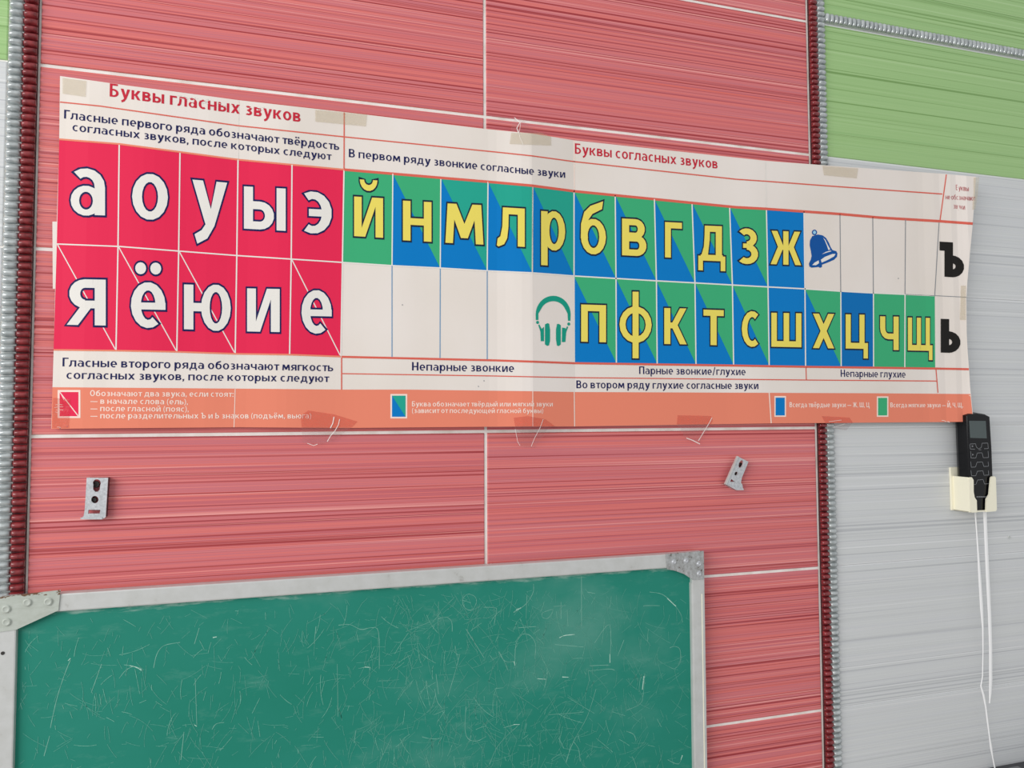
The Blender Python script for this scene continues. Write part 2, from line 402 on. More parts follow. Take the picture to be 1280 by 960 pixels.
# ------------------------------------------------------------------ stroke alphabet
def arcp(cx, cy, rx, ry, a0, a1, wx, wy, e=0.0):
    n = max(4, int(abs(a1-a0)/20)); full = abs(a1-a0) >= 359
    de = 0 if full else math.degrees(e/max((rx+ry)/2-wx/2, .05))
    out = []; 
    for i in range(n+1):
        a = math.radians(a0-de+(a1-a0+2*de)*i/n)
        out.append((cx+math.cos(a)*(rx+e), cy+math.sin(a)*(ry+e)))
    inn = []
    for i in range(n+1):
        a = math.radians(a0-de+(a1-a0+2*de)*i/n)
        inn.append((cx+math.cos(a)*max(rx-wx-e, .005), cy+math.sin(a)*max(ry-wy-e, .005)))
    return out, inn
def glyph(ch, w=0.27, h=0.19):
    """returns (advance width, list of strokes) with x-height 1; strokes: R rect, G polygon, E ring sector, F dot"""
    R = lambda a, b, c, d: ('G', [(a, b), (c, b), (c, d), (a, d)])
    G = lambda *p: ('G', list(p))
    Pp = lambda x0, y0, x1, y1, t: ('G', [(x0, y0), (x0+t, y0), (x1+t, y1), (x1, y1)])
    E = lambda cx, cy, rx, ry, a0=0, a1=360, wx=w, wy=h: ('E', cx, cy, rx, ry, a0, a1, wx, wy)
    def bowl(x0, x1, y0, y1):
        ry = (y1-y0)/2; rx = min(ry*1.25, x1-x0-.02); cx = x1-rx
        return [R(x0, y1-h, cx+.01, y1), R(x0, y0, cx+.01, y0+h), E(cx, (y0+y1)/2, rx, ry, -90, 90)]
    caps = {'Б': 1, 'В': 'в', 'Г': 'г', 'Н': 'н', 'П': 'п', 'О': 'о', 'Ж': 'ж', 'Ш': 'ш', 'Ц': 'ц', 'Й': 'й', 'Ч': 'ч', 'Щ': 'щ', 'Ъ': 1, 'Ь': 1}
    c = 1.4
    if ch == 'Б': return .92, [R(0, 0, w, c), R(0, c-h, .82, c)]+bowl(w*.5, .92, 0, .86)
    if ch == 'Ь': return .9, [R(0, 0, w, c)]+bowl(w*.5, .9, 0, .86)
    if ch == 'Ъ': return 1.12, [R(.24, 0, .24+w, c), R(0, c-h*1.15, .24+w, c)]+bowl(.24+w*.5, 1.12, 0, .84)
    if ch in caps:
        W, s = glyph(caps[ch], w*1.03, h/1.25); k = 1.4; o = []
        for t in s:
            if t[0] == 'G': o.append(('G', [(x*1.1, y*k) for x, y in t[1]]))
            elif t[0] == 'E': o.append(('E', t[1]*1.1, t[2]*k, t[3]*1.1, t[4]*k, t[5], t[6], t[7], t[8]*k))
        return W*1.1, o
    if ch == 'а':
        W = .88; return W, [R(W-w, 0, W, .62), E(W/2-.05, .62, W/2+.05, .40, -2, 128), E((W-w*.35)/2, .31, (W-w*.35)/2, .33, 0, 360, w*.82, h*.72), G((W-w-.02, .08), (W-w+.04, 0), (W, 0), (W, .2))]
    if ch == 'о': return .96, [E(.48, .5, .48, .52)]
    if ch == 'у': return .98, [G((0, 1), (.30, 1), (.52, .36), (.68, 1), (.98, 1), (.62, -.02), (.42, -.32), (.14, -.46), (.06, -.25), (.26, -.14), (.37, 0), (.33, .1))]
    if ch == 'ы': return 1.22, [R(0, 0, w, 1), R(1.22-w, 0, 1.22, 1)]+bowl(w*.5, .88, 0, .66)
    if ch == 'э': W = .82; return W, [E(W/2-.1, .5, W/2+.1, .52, -118, 118), R(.2, .41, W-w*.5, .41+h*.95)]
    if ch == 'е': return .92, [E(.46, .5, .46, .52, 0, 306), R(w*.5, .40, .92, .40+h*.85)]
    if ch == 'ё': return .92, glyph('е', w, h)[1]+[('F', .26, 1.33, .145, .135), ('F', .66, 1.33, .145, .135)]
    if ch == 'я':
        W = .9; f = [R(W-w, 0, W, 1), Pp(-.04, 0, .34, .46, w*1.02)]
        ry = .315; rx = .38; cx = rx+.02
        return W, f+[R(cx-.01, 1-h, W-.05, 1), R(cx-.01, .37, W-.05, .37+h*.9), E(cx, .685, rx, ry, 90, 270)]
    if ch == 'ю': return 1.32, [R(0, 0, w, 1), R(w*.5, .41, .55, .41+h), E(.90, .5, .42, .52, 0, 360, w*.92, h*.9)]
    if ch == 'и': W = .98; return W, [R(0, 0, w, 1), R(W-w, 0, W, 1), Pp(w*.62, 0, W-w*1.45, 1, w*.85)]
    if ch == 'й': W = .98; return W, glyph('и', w, h)[1]+[E(.49, 1.44, .30, .28, 180, 360, .15, .15)]
    if ch == 'н': W = .96; return W, [R(0, 0, w, 1), R(W-w, 0, W, 1), R(w*.5, .40, W-w*.5, .40+h)]
    if ch == 'м': W = 1.22; return W, [G((0, 0), (w*.95, 0), (w*.95+.07, 1), (.07, 1)), G((W-w*.95, 0), (W, 0), (W-.07, 1), (W-.07-w*.95, 1)), G((.1, 1), (.1+w, 1), (W/2, .50), (W-.1-w, 1), (W-.1, 1), (W/2+.11, .14), (W/2-.11, .14))]
    if ch == 'л': W = 1.02; return W, [R(W-w, 0, W, 1), R(.26, 1-h, W-.1, 1), G((.22, 1), (.22+w*.85, 1), (.22+w*.8, .5), (.20+w*.7, .2), (.14+w*.5, .04), (.06, -.03), (0, .0), (.03, .18), (.13, .24), (.2, .5))]
    if ch == 'р': W = .95; return W, [R(0, -.42, w, 1), E(.51, .5, .44, .52)]
    if ch == 'б': return .95, [E(.475, .455, .475, .475), G((0, .40), (.01, .78), (.13, 1.1), (.36, 1.27), (.84, 1.41), (.80, 1.20), (.44, 1.06), (.29, .9), (.25, .62), (.27, .40))]
    if ch == 'в': return .88, [R(0, 0, w, 1)]+bowl(w*.5, .82, .46, 1)+bowl(w*.5, .88, 0, .56)
    if ch == 'г': return .74, [R(0, 0, w, 1), R(w*.5, 1-h, .74, 1)]
    if ch == 'д': W = 1.12; return W, [R(0, -.28, w*.75, h*.8), R(W-w*.75, -.28, W, h*.8), R(w*.4, 0, W-w*.4, h), R(W-.14-w, h*.5, W-.14, 1), R(.3, 1-h, W-.2, 1), G((.27, 1), (.27+w*.85, 1), (.27+w*.8, .6), (.22+w*.7, .15), (.13, .15), (.23, .4), (.26, .7))]
    if ch == 'з': return .78, [E(.34, .745, .38, .275, -90, 138, w*.95, h), E(.34, .275, .43, .295, -132, 90, w, h), R(.2, .45, .38, .45+h*.75)]
    if ch == 'ж': W = 1.34; c0 = W/2; return W, [R(c0-w*.45, 0, c0+w*.45, 1), Pp(c0-w*.2-.28, .5, .04, 1, w), Pp(0, 0, c0-w*.2-.28, .56, w), Pp(c0+w*.2+.28-w, .5, W-w-.04, 1, w), Pp(W-w, 0, c0+w*.2+.28-w, .56, w), R(c0-.32, .44, c0+.32, .44+h*.7)]
    if ch == 'п': W = .96; return W, [R(0, 0, w, 1), R(W-w, 0, W, 1), R(w*.5, 1-h, W-w*.5, 1)]
    if ch == 'ф': W = 1.36; return W, [R(W/2-w/2, -.42, W/2+w/2, 1.40), E(W/2, .5, W/2, .50)]
    if ch == 'к': W = .94; return W, [R(0, 0, w, 1), Pp(w*.95, .48, W-w*1.12, 1, w*1.08), Pp(W-w*1.1, 0, w*.95, .58, w*1.1), R(w*.5, .44, w*1.5, .60)]
    if ch == 'т': W = .84; return W, [R(W/2-w/2, 0, W/2+w/2, 1), R(0, 1-h, W, 1)]
    if ch == 'с': W = .80; return W, [E(W/2+.08, .5, W/2+.08, .52, 55, 305)]
    if ch == 'ш': W = 1.4; return W, [R(0, 0, w, 1), R(W/2-w/2, 0, W/2+w/2, 1), R(W-w, 0, W, 1), R(w*.5, 0, W-w*.5, h)]
    if ch == 'щ': W = 1.52; V = 1.36; return W, [R(0, 0, w, 1), R(V/2-w/2, 0, V/2+w/2, 1), R(V-w, 0, V, 1), R(w*.5, 0, W-w*.3, h), R(W-w*.85, -.28, W, h)]
    if ch == 'ц': W = 1.12; V = .95; return W, [R(0, 0, w, 1), R(V-w, 0, V, 1), R(w*.5, 0, W-w*.3, h), R(W-w*.85, -.28, W, h)]
    if ch == 'ч': W = .92; return W, [R(W-w, 0, W, 1), R(0, .66, w, 1), E(.40, .66, .40, .34, 180, 270), R(.39, .32, W-w*.5, .32+h)]
    if ch == 'х': W = .98; return W, [Pp(0, 0, W-w*1.1, 1, w*1.1), Pp(W-w*1.1, 0, 0, 1, w*1.1)]
    if ch == 'ь': return .88, [R(0, 0, w, 1)]+bowl(w*.5, .88, 0, .64)
    if ch == 'ъ': return 1.05, [R(.2, 0, .2+w, 1), R(0, 1-h, .3, 1)]+bowl(.2+w*.5, 1.05, 0, .64)
    if ch == ',': return .26, [G((0, .22), (.26, .22), (.2, -.08), (.06, -.24), (-.02, -.2), (.08, 0), (0, 0))]
    if ch == '.': return .26, [R(0, 0, .26, .24)]
    if ch == ':': return .26, [R(0, 0, .26, .24), R(0, .7, .26, .94)]
    if ch == '—': return 1.5, [R(0, .42, 1.5, .42+h)]
    if ch == '/': return .6, [Pp(0, -.1, .42, 1.45, .18)]
    if ch == '(': return .38, [E(.55, .55, .55, .95, 115, 245, w*.7, h*.9)]
    if ch == ')': return .38, [E(-.17, .55, .55, .95, -65, 65, w*.7, h*.9)]
    return .4, []
def put(p, strokes, f, e, lay):
    """f maps font units to the wall plane (X, Z)"""
    for s in strokes:
        if s[0] == 'G':
            q = [f(*a) for a in offset_poly(s[1], e)]; v, t_ = tess([q]); p.quads([(a.x, a.y) for a in v], t_, lay)
        elif s[0] == 'E':
            a, b = arcp(*s[1:], e=e); q = [f(*x) for x in a+b]; n = len(a)
            p.quads(q, [(i, i+1, n+i+1, n+i) for i in range(n-1)], lay)
        else:
            q = [f(s[1]+math.cos(i*math.pi/8)*(s[3]+e), s[2]+math.sin(i*math.pi/8)*(s[4]+e)) for i in range(16)]
            p.quads(q, [tuple(range(16))], lay)
def text(s, a, b, cap, ink, w=0.27, h=0.19, lay=L2, gap=0.2, curve=None, label=None):
    """a line of lettering whose baseline runs from pixel a to pixel b; cap = capital height in pixels at a"""
    A, B = at(*a), at(*b); C_ = at(a[0], a[1]-cap); xh = (C_.z-A.z)/1.4
    adv = []; x = 0
    for ch in s:
        W, st = glyph(ch, w, h)
        adv.append((x, st)); x += (.42 if ch == ' ' else W+gap-(.13 if ch in 'гтГ' else .05 if ch in 'уь' else 0))
    x -= gap; L = B.x-A.x; k = L/x
    p = Print()
    def f(u, v, x0=0):
        X = A.x+(x0+u)*k; tt = (x0+u)/x
        sag = curve*4*tt*(1-tt) if curve else 0
        return (X, A.z+(B.z-A.z)*tt+v*xh-sag)
    for x0, st in adv: put(p, st, lambda u, v, x0=x0: f(u, v, x0), 0, lay)
    return p.done('printed_text', ink+'_ink', poster, label)
LET = []
def big(ch, bb, x, slope, fill, line, cell, w=0.28, h=0.2):
    """big letter: bb = pixel box (x0, y0, x1, y1) of the outlined letter; slope = pixel slope of the row"""
    W, st = glyph(ch, w, h); e = 0.045
    ys = [];
    # glyph extent with the row's slope applied
    def ext(s):
        if s[0] == 'G': return s[1]
        if s[0] == 'E': a, b = arcp(*s[1:]); return a+b
        return [(s[1]-s[3], s[2]-s[4]), (s[1]+s[3], s[2]+s[4])]
    P_ = [q for s in st for q in ext(s)]
    x0 = min(q[0] for q in P_)-e; x1 = max(q[0] for q in P_)+e
    kx = (bb[2]-bb[0])/(x1-x0)
    # the vertical: y_px = yb - v*ky + slope*(x_px-bb.x0)
    def span(ky):
        vals = [-(q[1]+(e if q[1] > .3 else -e))*ky+slope*(q[0]-x0)*kx for q in P_]; return min(vals), max(vals)
    ky = (bb[3]-bb[1])/1.3
    for _ in range(30):
        a, b = span(ky); ky *= (bb[3]-bb[1])/(b-a)
    a, b = span(ky); yb = bb[1]-a
    def f(u, v):
        X = bb[0]+(u-x0)*kx; q = at(X, yb-v*ky+slope*(X-bb[0])); return (q.x, q.z)
    if line:
        p = Print(); put(p, st, f, e, L4); o = p.done('letter_outline', line+'_ink', cell, 'dark outline of the letter')
    p = Print(); put(p, st, f, 0.0 if line else e, L5); p.done('letter', fill+'_ink', cell)

# ------------------------------------------------------------------ chart cells
TOPL = 'аоуыэйнмлрбвгдзж'; BOTL = 'яёюие'
SL = [.10, .08, .11, .09, .085, .075, .075, .07, .075, .085, .075, .07, .075, .07, .06, .055]
CELLS = [
 (0, 0, 'а', (86, 208, 133.5, 272), .035), (1, 0, 'о', (163, 215, 212, 277), .03), (2, 0, 'у', (238.5, 222, 286, 307), .09), (3, 0, 'ы', (303, 230.5, 359, 291), .055), (4, 0, 'э', (378, 237, 416.5, 294), .05),
 (5, 0, 'й', (441, 222, 480.5, 299.5), .06), (6, 0, 'н', (502, 248.5, 541, 304.5), .055), (7, 0, 'м', (555, 252, 606, 308), .05), (8, 0, 'л', (619.5, 257, 657.5, 310.8), .06), (9, 0, 'р', (675, 261.5, 708, 334), .07),
 (10, 0, 'б', (724.5, 249.5, 759, 320), .05), (11, 0, 'в', (776, 271, 809.5, 322), .05), (12, 0, 'г', (830, 275.5, 853.7, 324), .05), (13, 0, 'д', (871.5, 280, 908, 341), .04), (14, 0, 'з', (922.5, 283.5, 949, 332), .04), (15, 0, 'ж', (962, 286.5, 1002.7, 333.5), .04),
 (0, 1, 'я', (81, 346.5, 134.5, 409.5), .02), (1, 1, 'ё', (161.5, 325.5, 209, 412.5), .02), (2, 1, 'ю', (228, 353, 290.5, 416), .03), (3, 1, 'и', (307, 358, 351.5, 417.5), .02), (4, 1, 'е', (375, 360.5, 416.5, 419.5), .02),
 (10, 1, 'п', (725, 378.5, 759, 430), .03), (11, 1, 'ф', (773, 362.5, 816, 450), .02), (12, 1, 'к', (829, 383, 859.7, 432.5), .02), (13, 1, 'т', (878, 385, 906, 433.5), .03), (14, 1, 'с', (926, 387, 949, 435.5), .02), (15, 1, 'ш', (963, 389, 1003, 436), .02),
 (16, 1, 'х', (1015, 390, 1044, 437.5), .02), (17, 1, 'ц', (1056, 391, 1086, 450), .02), (18, 1, 'ч', (1099, 393.5, 1124.5, 439.5), .02), (19, 1, 'щ', (1134, 395, 1166.5, 452), .02)]
for c, r, ch, bb, slope in CELLS:
    a, b = CX[c], CX[c+1]; t0, t1 = (RB, RC) if r == 0 else (RC, RD)
    p0 = pt(t0, a[r]); p1 = pt(t0, b[r]); p3 = pt(t1, a[r+1]); p2 = pt(t1, b[r+1])
    up = seg(t0, a[r], b[r]); dn = seg(t1, a[r+1], b[r+1])
    vow = c < 5
    diag = (not vow) and ((r == 0 and 6 <= c <= 14) or (r == 1 and (10 <= c <= 14 or c == 16)))
    if vow: ink = 'crimson'
    elif diag: ink = 'blue'
    elif ch in 'жшц': ink = 'blue' if ch != 'ц' else 'darkblue'
    else: ink = 'green'
    p = Print(); p.px(up+dn[::-1], L1)
    cell = p.done('letter_cell', ink+'_ink', poster, ('crimson' if vow else 'blue and green' if diag else 'blue' if 'blue' in ink else 'green')+' cell printed with one letter')
    if diag:
        p = Print(); p.px(up+[p2], L2); p.done('cell_triangle', ('teal' if (r == 0 and c in (7, 8, 9)) else 'green')+'_ink', cell, 'green half of the cell')
    if vow and r == 1 and c != 3:
        p = Print(); p.line([(p0[0]+1, p0[1]+1), (p2[0]-1, p2[1]-1)], 1.3, L2); p.done('diagonal_line', 'white_ink', cell)
    if vow: big(ch, bb, 0, slope, 'white', 'navy', cell, .265, .185)
    else: big(ch, bb, 0, slope, 'yellow', 'dark', cell, .255, .17)
# blank cells for the two signs and the pictograms
big('Ъ', (1174.5, 302, 1205, 346.5), 0, .06, 'black', None, poster, .33, .25)
big('Ь', (1176, 398.5, 1200.5, 441), 0, .03, 'black', None, poster, .33, .25)

# ruled lines
def rule(pts, wpx, ink, lay=L3):
    p = Print(); p.line(pts, wpx, lay); p.done('ruled_line', ink+'_ink', poster)
rule(seg(RA, 75, 1178), 1.5, 'line')
rule(seg(RB, 74, 430), 2.2, 'orange'); rule(seg(RB, 430, 1216), 3.2, 'line')
rule(seg(RC, 71, 1168), 1.6, 'white'); rule(seg(RC, 1132, 1208), 0.8, 'thingrey')
rule([(x, y+.8) for x, y in seg(RD, 67, 426)], 2.0, 'orange'); rule([(x, y+1) for x, y in seg(RD, 427, 1211)], 2.6, 'line')
rule(seg(RF, 427, 1171), 1.3, 'line')
rule([(430.3, 140.5), (430, 212)], 1.5, 'line'); rule([(427, 447), (427, 487)], 1.5, 'line')
rule([(1007.5, 458), (1008, 475)], 1.2, 'line'); rule([(1170, 461), (1172.5, 491)], 1.2, 'line'); rule([(1183, 218), (1175, 276)], 1.3, 'line')
for i in (1, 2, 3, 4, 5): rule([pt(RB, CX[i][0]), pt(RC, CX[i][1]), pt(RD, CX[i][2])], 1.7, 'white')
for i in range(6, 17):
    rule([pt(RB, CX[i][0]), pt(RC, CX[i][1])], 1.5, 'white')
    if i >= 10: rule([pt(RC, CX[i][1]), pt(RD, CX[i][2])], 1.5, 'white')
for i in (17, 18, 19): rule([pt(RC, CX[i][1]), pt(RD, CX[i][2])], 1.4, 'white')
for i in (6, 7, 8): rule([pt(RC, CX[i][1]), pt(RD, CX[i][2])], 1.0, 'thinblue')
for i in (17, 18, 19, 20): rule([pt(RB, CX[i][0]), pt(RC, CX[i][1])], 0.9, 'thingrey')
# folds showing white paper through the ink
rule([(718, 176), (718, 239)], 1.0, 'pale'); rule([(717.8, 490), (718.3, 533)], 1.1, 'pale'); rule([(666, 232), (665.7, 341)], 1.0, 'pale')
rule([(666, 489), (666, 533)], .9, 'pale'); rule([(961.5, 491), (964, 529)], 1.3, 'pale'); rule([(957, 202), (958, 261)], .8, 'white'); rule([(294, 486), (292.5, 534)], .9, 'pale'); rule([(298.5, 126), (298, 198)], .6, 'white')

# lettering
text('Буквы гласных звуков', (137, 120.5), (375.5, 152.5), 16.5, 'red', label='crimson heading over the vowel cells')
text('Гласные первого ряда обозначают твёрдость', (80, 148), (423.5, 187.5), 11, 'navy', .24, .17)
text('согласных звуков, после которых следуют', (90.5, 163.5), (413.5, 200), 10.5, 'navy', .24, .17)
text('В первом ряду звонкие согласные звуки', (436, 196.3), (706.5, 222.3), 10.4, 'navy', .24, .17)
text('Буквы согласных звуков', (718.7, 192), (897, 210.7), 13, 'red', .25, .18, label='crimson heading over the consonant cells')
text('Буквы', (1195, 237.5), (1211, 239), 6.6, 'rose', .2, .14); text('не обозначают', (1182, 249), (1219, 250.8), 6.4, 'rose', .2, .14); text('звуки', (1192, 260.5), (1206.3, 262), 6.4, 'rose', .2, .14)
text('Гласные второго ряда обозначают мягкость', (78, 458), (416, 464), 11, 'navy', .24, .17)
text('согласных звуков, после которых следуют', (83, 473.5), (410.5, 477.5), 10.5, 'navy', .24, .17)
text('Непарные звонкие', (515, 463), (642.5, 465), 10.5, 'navy', .24, .17)
text('Парные звонкие/глухие', (799, 467.5), (932, 469), 9.6, 'navy', .23, .17)
text('Во втором ряду глухие согласные звуки', (720.5, 485.3), (948, 486.3), 9.8, 'navy', .24, .17)
text('Непарные глухие', (1051, 471), (1132, 472), 9, 'navy', .23, .17)
text('Обозначают два звука, если стоят:', (112.5, 495), (292, 496), 7.3, 'pale', .24, .17, L2)
text('— в начале слова (ель),', (113, 504.6), (235, 505.5), 7.3, 'pale', .24, .17)
text('— после гласной (пояс),', (113, 513.8), (236, 514.6), 7.3, 'pale', .24, .17)
text('— после разделительных Ъ и Ь знаков (подъём, вьюга)', (113, 523), (389, 523), 7.3, 'pale', .24, .17)
text('Буква обозначает твёрдый или мягкий звуки', (515, 508), (691, 508), 6.4, 'pale', .24, .17)
text('(зависит от последующей гласной буквы)', (515, 516.2), (679, 516.3), 6.4, 'pale', .24, .17)
text('Всегда твёрдые звуки — Ж, Ш, Ц', (987, 509), (1087, 509), 6.3, 'pale', .24, .17)
text('Всегда мягкие звуки — Й, Ч, Щ.', (1113, 509.2), (1204, 509.2), 6.0, 'pale', .24, .17)
# legend swatches
def swatch(o, i, ink, tri=None, diag=False):
    p = Print(); p.px([(o[0], o[1]), (o[2], o[1]), (o[2], o[3]), (o[0], o[3])], L2); s = p.done('legend_swatch', 'pale_ink', poster, ink+' colour sample in a white frame')
    q = [(i[0], i[1]), (i[2], i[1]), (i[2], i[3]), (i[0], i[3])]
    p = Print(); p.px(q, L3); p.done('swatch_colour', ink+'_ink', s)
    if tri: p = Print(); p.px([q[0], q[1], q[2]], L4); p.done('swatch_triangle', tri+'_ink', s)
    if diag: p = Print(); p.line([q[0], q[2]], 1.2, L4); p.done('swatch_diagonal', 'pale_ink', s)
swatch((72, 487.5, 100.5, 522.5), (74.5, 490, 98, 520.3), 'crimson', None, True)
swatch((488, 492.5, 509, 523), (490, 494.5, 507, 521), 'blue', 'teal')
swatch((968, 495, 982.5, 521), (969.5, 497, 981, 519.3), 'blue')
swatch((1096, 495.5, 1110.5, 521), (1097.6, 497.3, 1109, 519.3), 'green')
# headphones pictogram (pixel coordinates)
def epx(cx, cy, rx, ry, a0, a1, n=20): return [(cx+math.cos(math.radians(a0+(a1-a0)*i/n))*rx, cy+math.sin(math.radians(a0+(a1-a0)*i/n))*ry) for i in range(n+1)]
p = Print()
o_ = epx(691.5, 393, 21.8, 23.3, 180, 360); i_ = epx(691.5, 393, 16.5, 16.5, 205, 335)
p.px(o_+[(713, 401), (710, 401), (709.5, 392)]+i_[::-1]+[(673, 392), (673, 400), (669.8, 400)], L3)
p.px(epx(672, 403, 1.9, 2.0, 0, 342, 12), L3); p.px(epx(711, 405, 1.9, 2.0, 0, 342, 12), L3)
p.px([(672.8, 406.3), (674.3, 405.6), (677, 411), (680, 408.5), (680, 426.5), (676, 426.5), (675.5, 414.5)], L3)
p.px([(710.3, 408.5), (708.6, 408), (707, 412), (706.8, 410), (702.6, 409.5), (702.3, 427.5), (706.8, 427.5), (707.8, 415.5)], L3)
p.px([(681.2, 405.5), (684, 404), (686.5, 404.5), (687.6, 412), (687.6, 426), (686.3, 431.5), (684, 432.4), (681.2, 430.5)], L3)
p.px([(696.3, 405), (698.5, 404.8), (701, 406.5), (701, 430.5), (698.5, 432.6), (696.2, 432), (695, 424), (695, 412)], L3)
p.done('headphones_pictogram', 'phones_ink', poster, 'green headphones pictogram')
# bell pictogram
p = Print(); S = lambda x, y: (990+x/10.66, 260+y/10.66)
p.px([S(*a) for a in [(270, 375), (345, 352), (410, 365), (455, 400), (490, 460), (515, 520), (540, 560), (590, 575), (606, 605), (600, 650), (560, 690), (480, 725), (400, 755), (400, 785), (375, 797), (350, 785), (320, 790), (260, 795), (232, 780), (226, 740), (250, 690), (262, 640), (250, 560), (236, 500), (240, 430)]], L3)
p.px([S(300+35*math.cos(i*.5236), 325+38*math.sin(i*.5236)) for i in range(12)], L3)
b_ = p.done('bell_pictogram', 'bell_ink', poster, 'blue bell pictogram')
p = Print()
p.px([S(*a) for a in [(415, 395), (445, 425), (475, 490), (510, 552), (485, 560), (465, 500), (440, 440)]], L4)
p.px([S(*a) for a in [(385, 690), (440, 650), (540, 612), (580, 612), (560, 645), (480, 690), (395, 728)]], L4)
p.px([S(*a) for a in [(270, 760), (300, 728), (355, 698), (360, 735), (320, 762)]], L4)
p.px([S(*a) for a in [(400, 615), (450, 585), (510, 568), (530, 574), (470, 592)]], L4)
p.done('bell_highlight', 'white_ink', b_)
p = Print(); p.px([S(300+20*math.cos(i*.5236), 325+22*math.sin(i*.5236)) for i in range(12)], L4); p.done('bell_eye', 'skyblue_ink', b_)
# scraped heading and specks
p = Print()
for i in range(34):
    x = random.uniform(222, 262) if i < 24 else random.uniform(270, 330); y = 121.2+(x-222)*.125+random.uniform(-2.5, 4.5)
    a, s = random.uniform(1.2, 4.0), random.uniform(.3, .8)
    p.px([(x, y-s), (x+a, y-s*.3+a*.13), (x+a*.8, y+s*.7+a*.13), (x-a*.2, y+s*.4)], L4)
o = p.done('scuff_marks', 'white_ink', poster); o['kind'] = 'stuff'
p = Print()
for x, y in [(503, 381), (605, 476), (598, 483), (1123, 348), (75, 535), (84, 533)]:
    p.px([(x-.5, y-.7), (x+.5, y-.6), (x+.5, y+.7), (x-.5, y+.6)], L4)
o = p.done('dirt_specks', 'thingrey_ink', poster); o['kind'] = 'stuff'
# pale wear marks at the lower corners
p = Print()
for x, y, a, b in [(69, 506, 9, 0), (68, 509.5, 11, -1), (70, 512.5, 9, 0), (69, 514.8, 4, 2), (77, 494, 3, 6), (71, 534, 5, .5), (1177, 525.5, 6, 1.5), (1184, 527, 3, 1), (1211, 494, 3, 2)]:
    p.line([(x, y), (x+a*.5, y+b*.5-.5), (x+a, y+b)], .7, L4)
p.done('wear_marks', 'pale_ink', poster)
fix(poster)

# ------------------------------------------------------------------ adhesive tapes
def tape(pts, m, label, creases=(), lay=0.0007, wall_y=None, wallm='wall_tape'):
    """pts: pixel outline; the part above wall_y (or below) is stuck to the tiles"""
    c = (sum(a[0] for a in pts)/len(pts), sum(a[1] for a in pts)/len(pts))
    r = empty('adhesive_tape', sp(*c, lay=lay), label, 'tape', None)
    def sheet(poly, name, mm, deep):
        q = [at(*a) for a in poly]; bm = bmesh.new()
        v, f = tess([[(a.x, a.z) for a in q]])
        bv = [bm.verts.new((a.x, 0, a.y)) for a in v]
        for t_ in f:
            try: bm.faces.new([bv[i] for i in t_])
            except ValueError: pass
        for x in GRID:
            bmesh.ops.bisect_plane(bm, geom=bm.verts[:]+bm.edges[:]+bm.faces[:], plane_co=(x, 0, 0), plane_no=(1, 0, 0), dist=1e-7)
        lo = min(a.z for a in q); hi = max(a.z for a in q); bmesh.ops.subdivide_edges(bm, edges=bm.edges[:], cuts=2, use_grid_fill=True)
        for vv in bm.verts:
            s = surf(Vector((vv.co.x, 0, vv.co.z)), lay)
            if deep:
                k = (hi-vv.co.z)/(hi-lo) if deep > 0 else (vv.co.z-lo)/(hi-lo); k = min(1, max(0, k))**.7
                D = (-s.y)*(1-k)+0.0022*k; Q = vv.co.copy(); Q.y = 0; tt = (-D-CP.y)/(Q.y-CP.y); s = CP+(Q-CP)*tt
            vv.co = s
        bm.normal_update()
        for f_ in bm.faces:
            if f_.normal.y > 0: f_.normal_flip()
        r_ = bmesh.ops.solidify(bm, geom=bm.faces[:], thickness=0.00006)
        return bm_obj(name, bm, mm, r)
    if wall_y is None: sheet(pts, 'tape_strip', m, 0)
    else:
        def cut(poly, keep):
            out = []
            for i in range(len(poly)):
                a, b = poly[i-1], poly[i]; ia, ib = keep(a[1]), keep(b[1])
                if ia != ib:
                    t_ = (wall_y-a[1])/(b[1]-a[1]); out.append((a[0]+(b[0]-a[0])*t_, wall_y))
                if ib: out.append(b)
            return out
        lowside = c[1] > 300
        a = cut(pts, lambda y: y <= wall_y); b = cut(pts, lambda y: y > wall_y)
        on, off = (a, b) if lowside else (b, a)
        sheet(on, 'tape_strip', m, 0); sheet(off, 'tape_end', wallm, 1 if lowside else -1)
    for cr in creases:  # white ribbons paint the highlights along the film's creases
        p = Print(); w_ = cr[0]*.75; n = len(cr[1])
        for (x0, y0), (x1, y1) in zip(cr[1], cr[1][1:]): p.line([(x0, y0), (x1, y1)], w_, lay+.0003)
        p.done('tape_crease_glint', 'tape_glint', r, 'glint painted white along a crease in the film')
    fix(r)
tape([(376, 520), (385, 513), (418, 518), (447, 527), (440, 534), (412, 553), (390, 557), (378, 553)], 'clear_tape', 'crumpled clear tape under the crimson cells, by the words at lower left', [(1.5, [(417.5, 521), (416, 529), (413, 535)]), (1.1, [(424.5, 524), (423, 531), (419, 538), (413, 545), (409, 552)]), (.8, [(384, 554), (392, 557), (397, 555)])], wall_y=534.5)
tape([(642, 522), (660, 520), (682, 524), (694, 533), (686, 534), (668, 560), (648, 558), (645, 540)], 'clear_tape', 'clear tape strip below the darker fold, beside the lower white tile joint crossing', [(.7, [(679, 524), (675, 535), (668, 548), (664, 558)]), (.5, [(644, 536), (647, 552), (650, 557)])], wall_y=533)
tape([(847, 519), (889, 520), (891, 526), (884, 538), (874, 554), (858, 550), (846, 530)], 'clear_tape', 'reddish clear tape on the lower edge, above the tilted bracket', [(.9, [(890, 522), (887, 528), (882, 536), (873, 551)]), (1.2, [(858, 547.5), (866, 550.5), (875, 555)])], wall_y=530.5)
tape([(1027, 520), (1062, 522), (1066, 528), (1058, 538), (1046, 536), (1034, 533)], 'clear_tape', 'small clear tape at the lower edge over the beaded border', [(.5, [(1036, 527), (1052, 525)]), (.5, [(1042, 534), (1056, 530)])], wall_y=529)
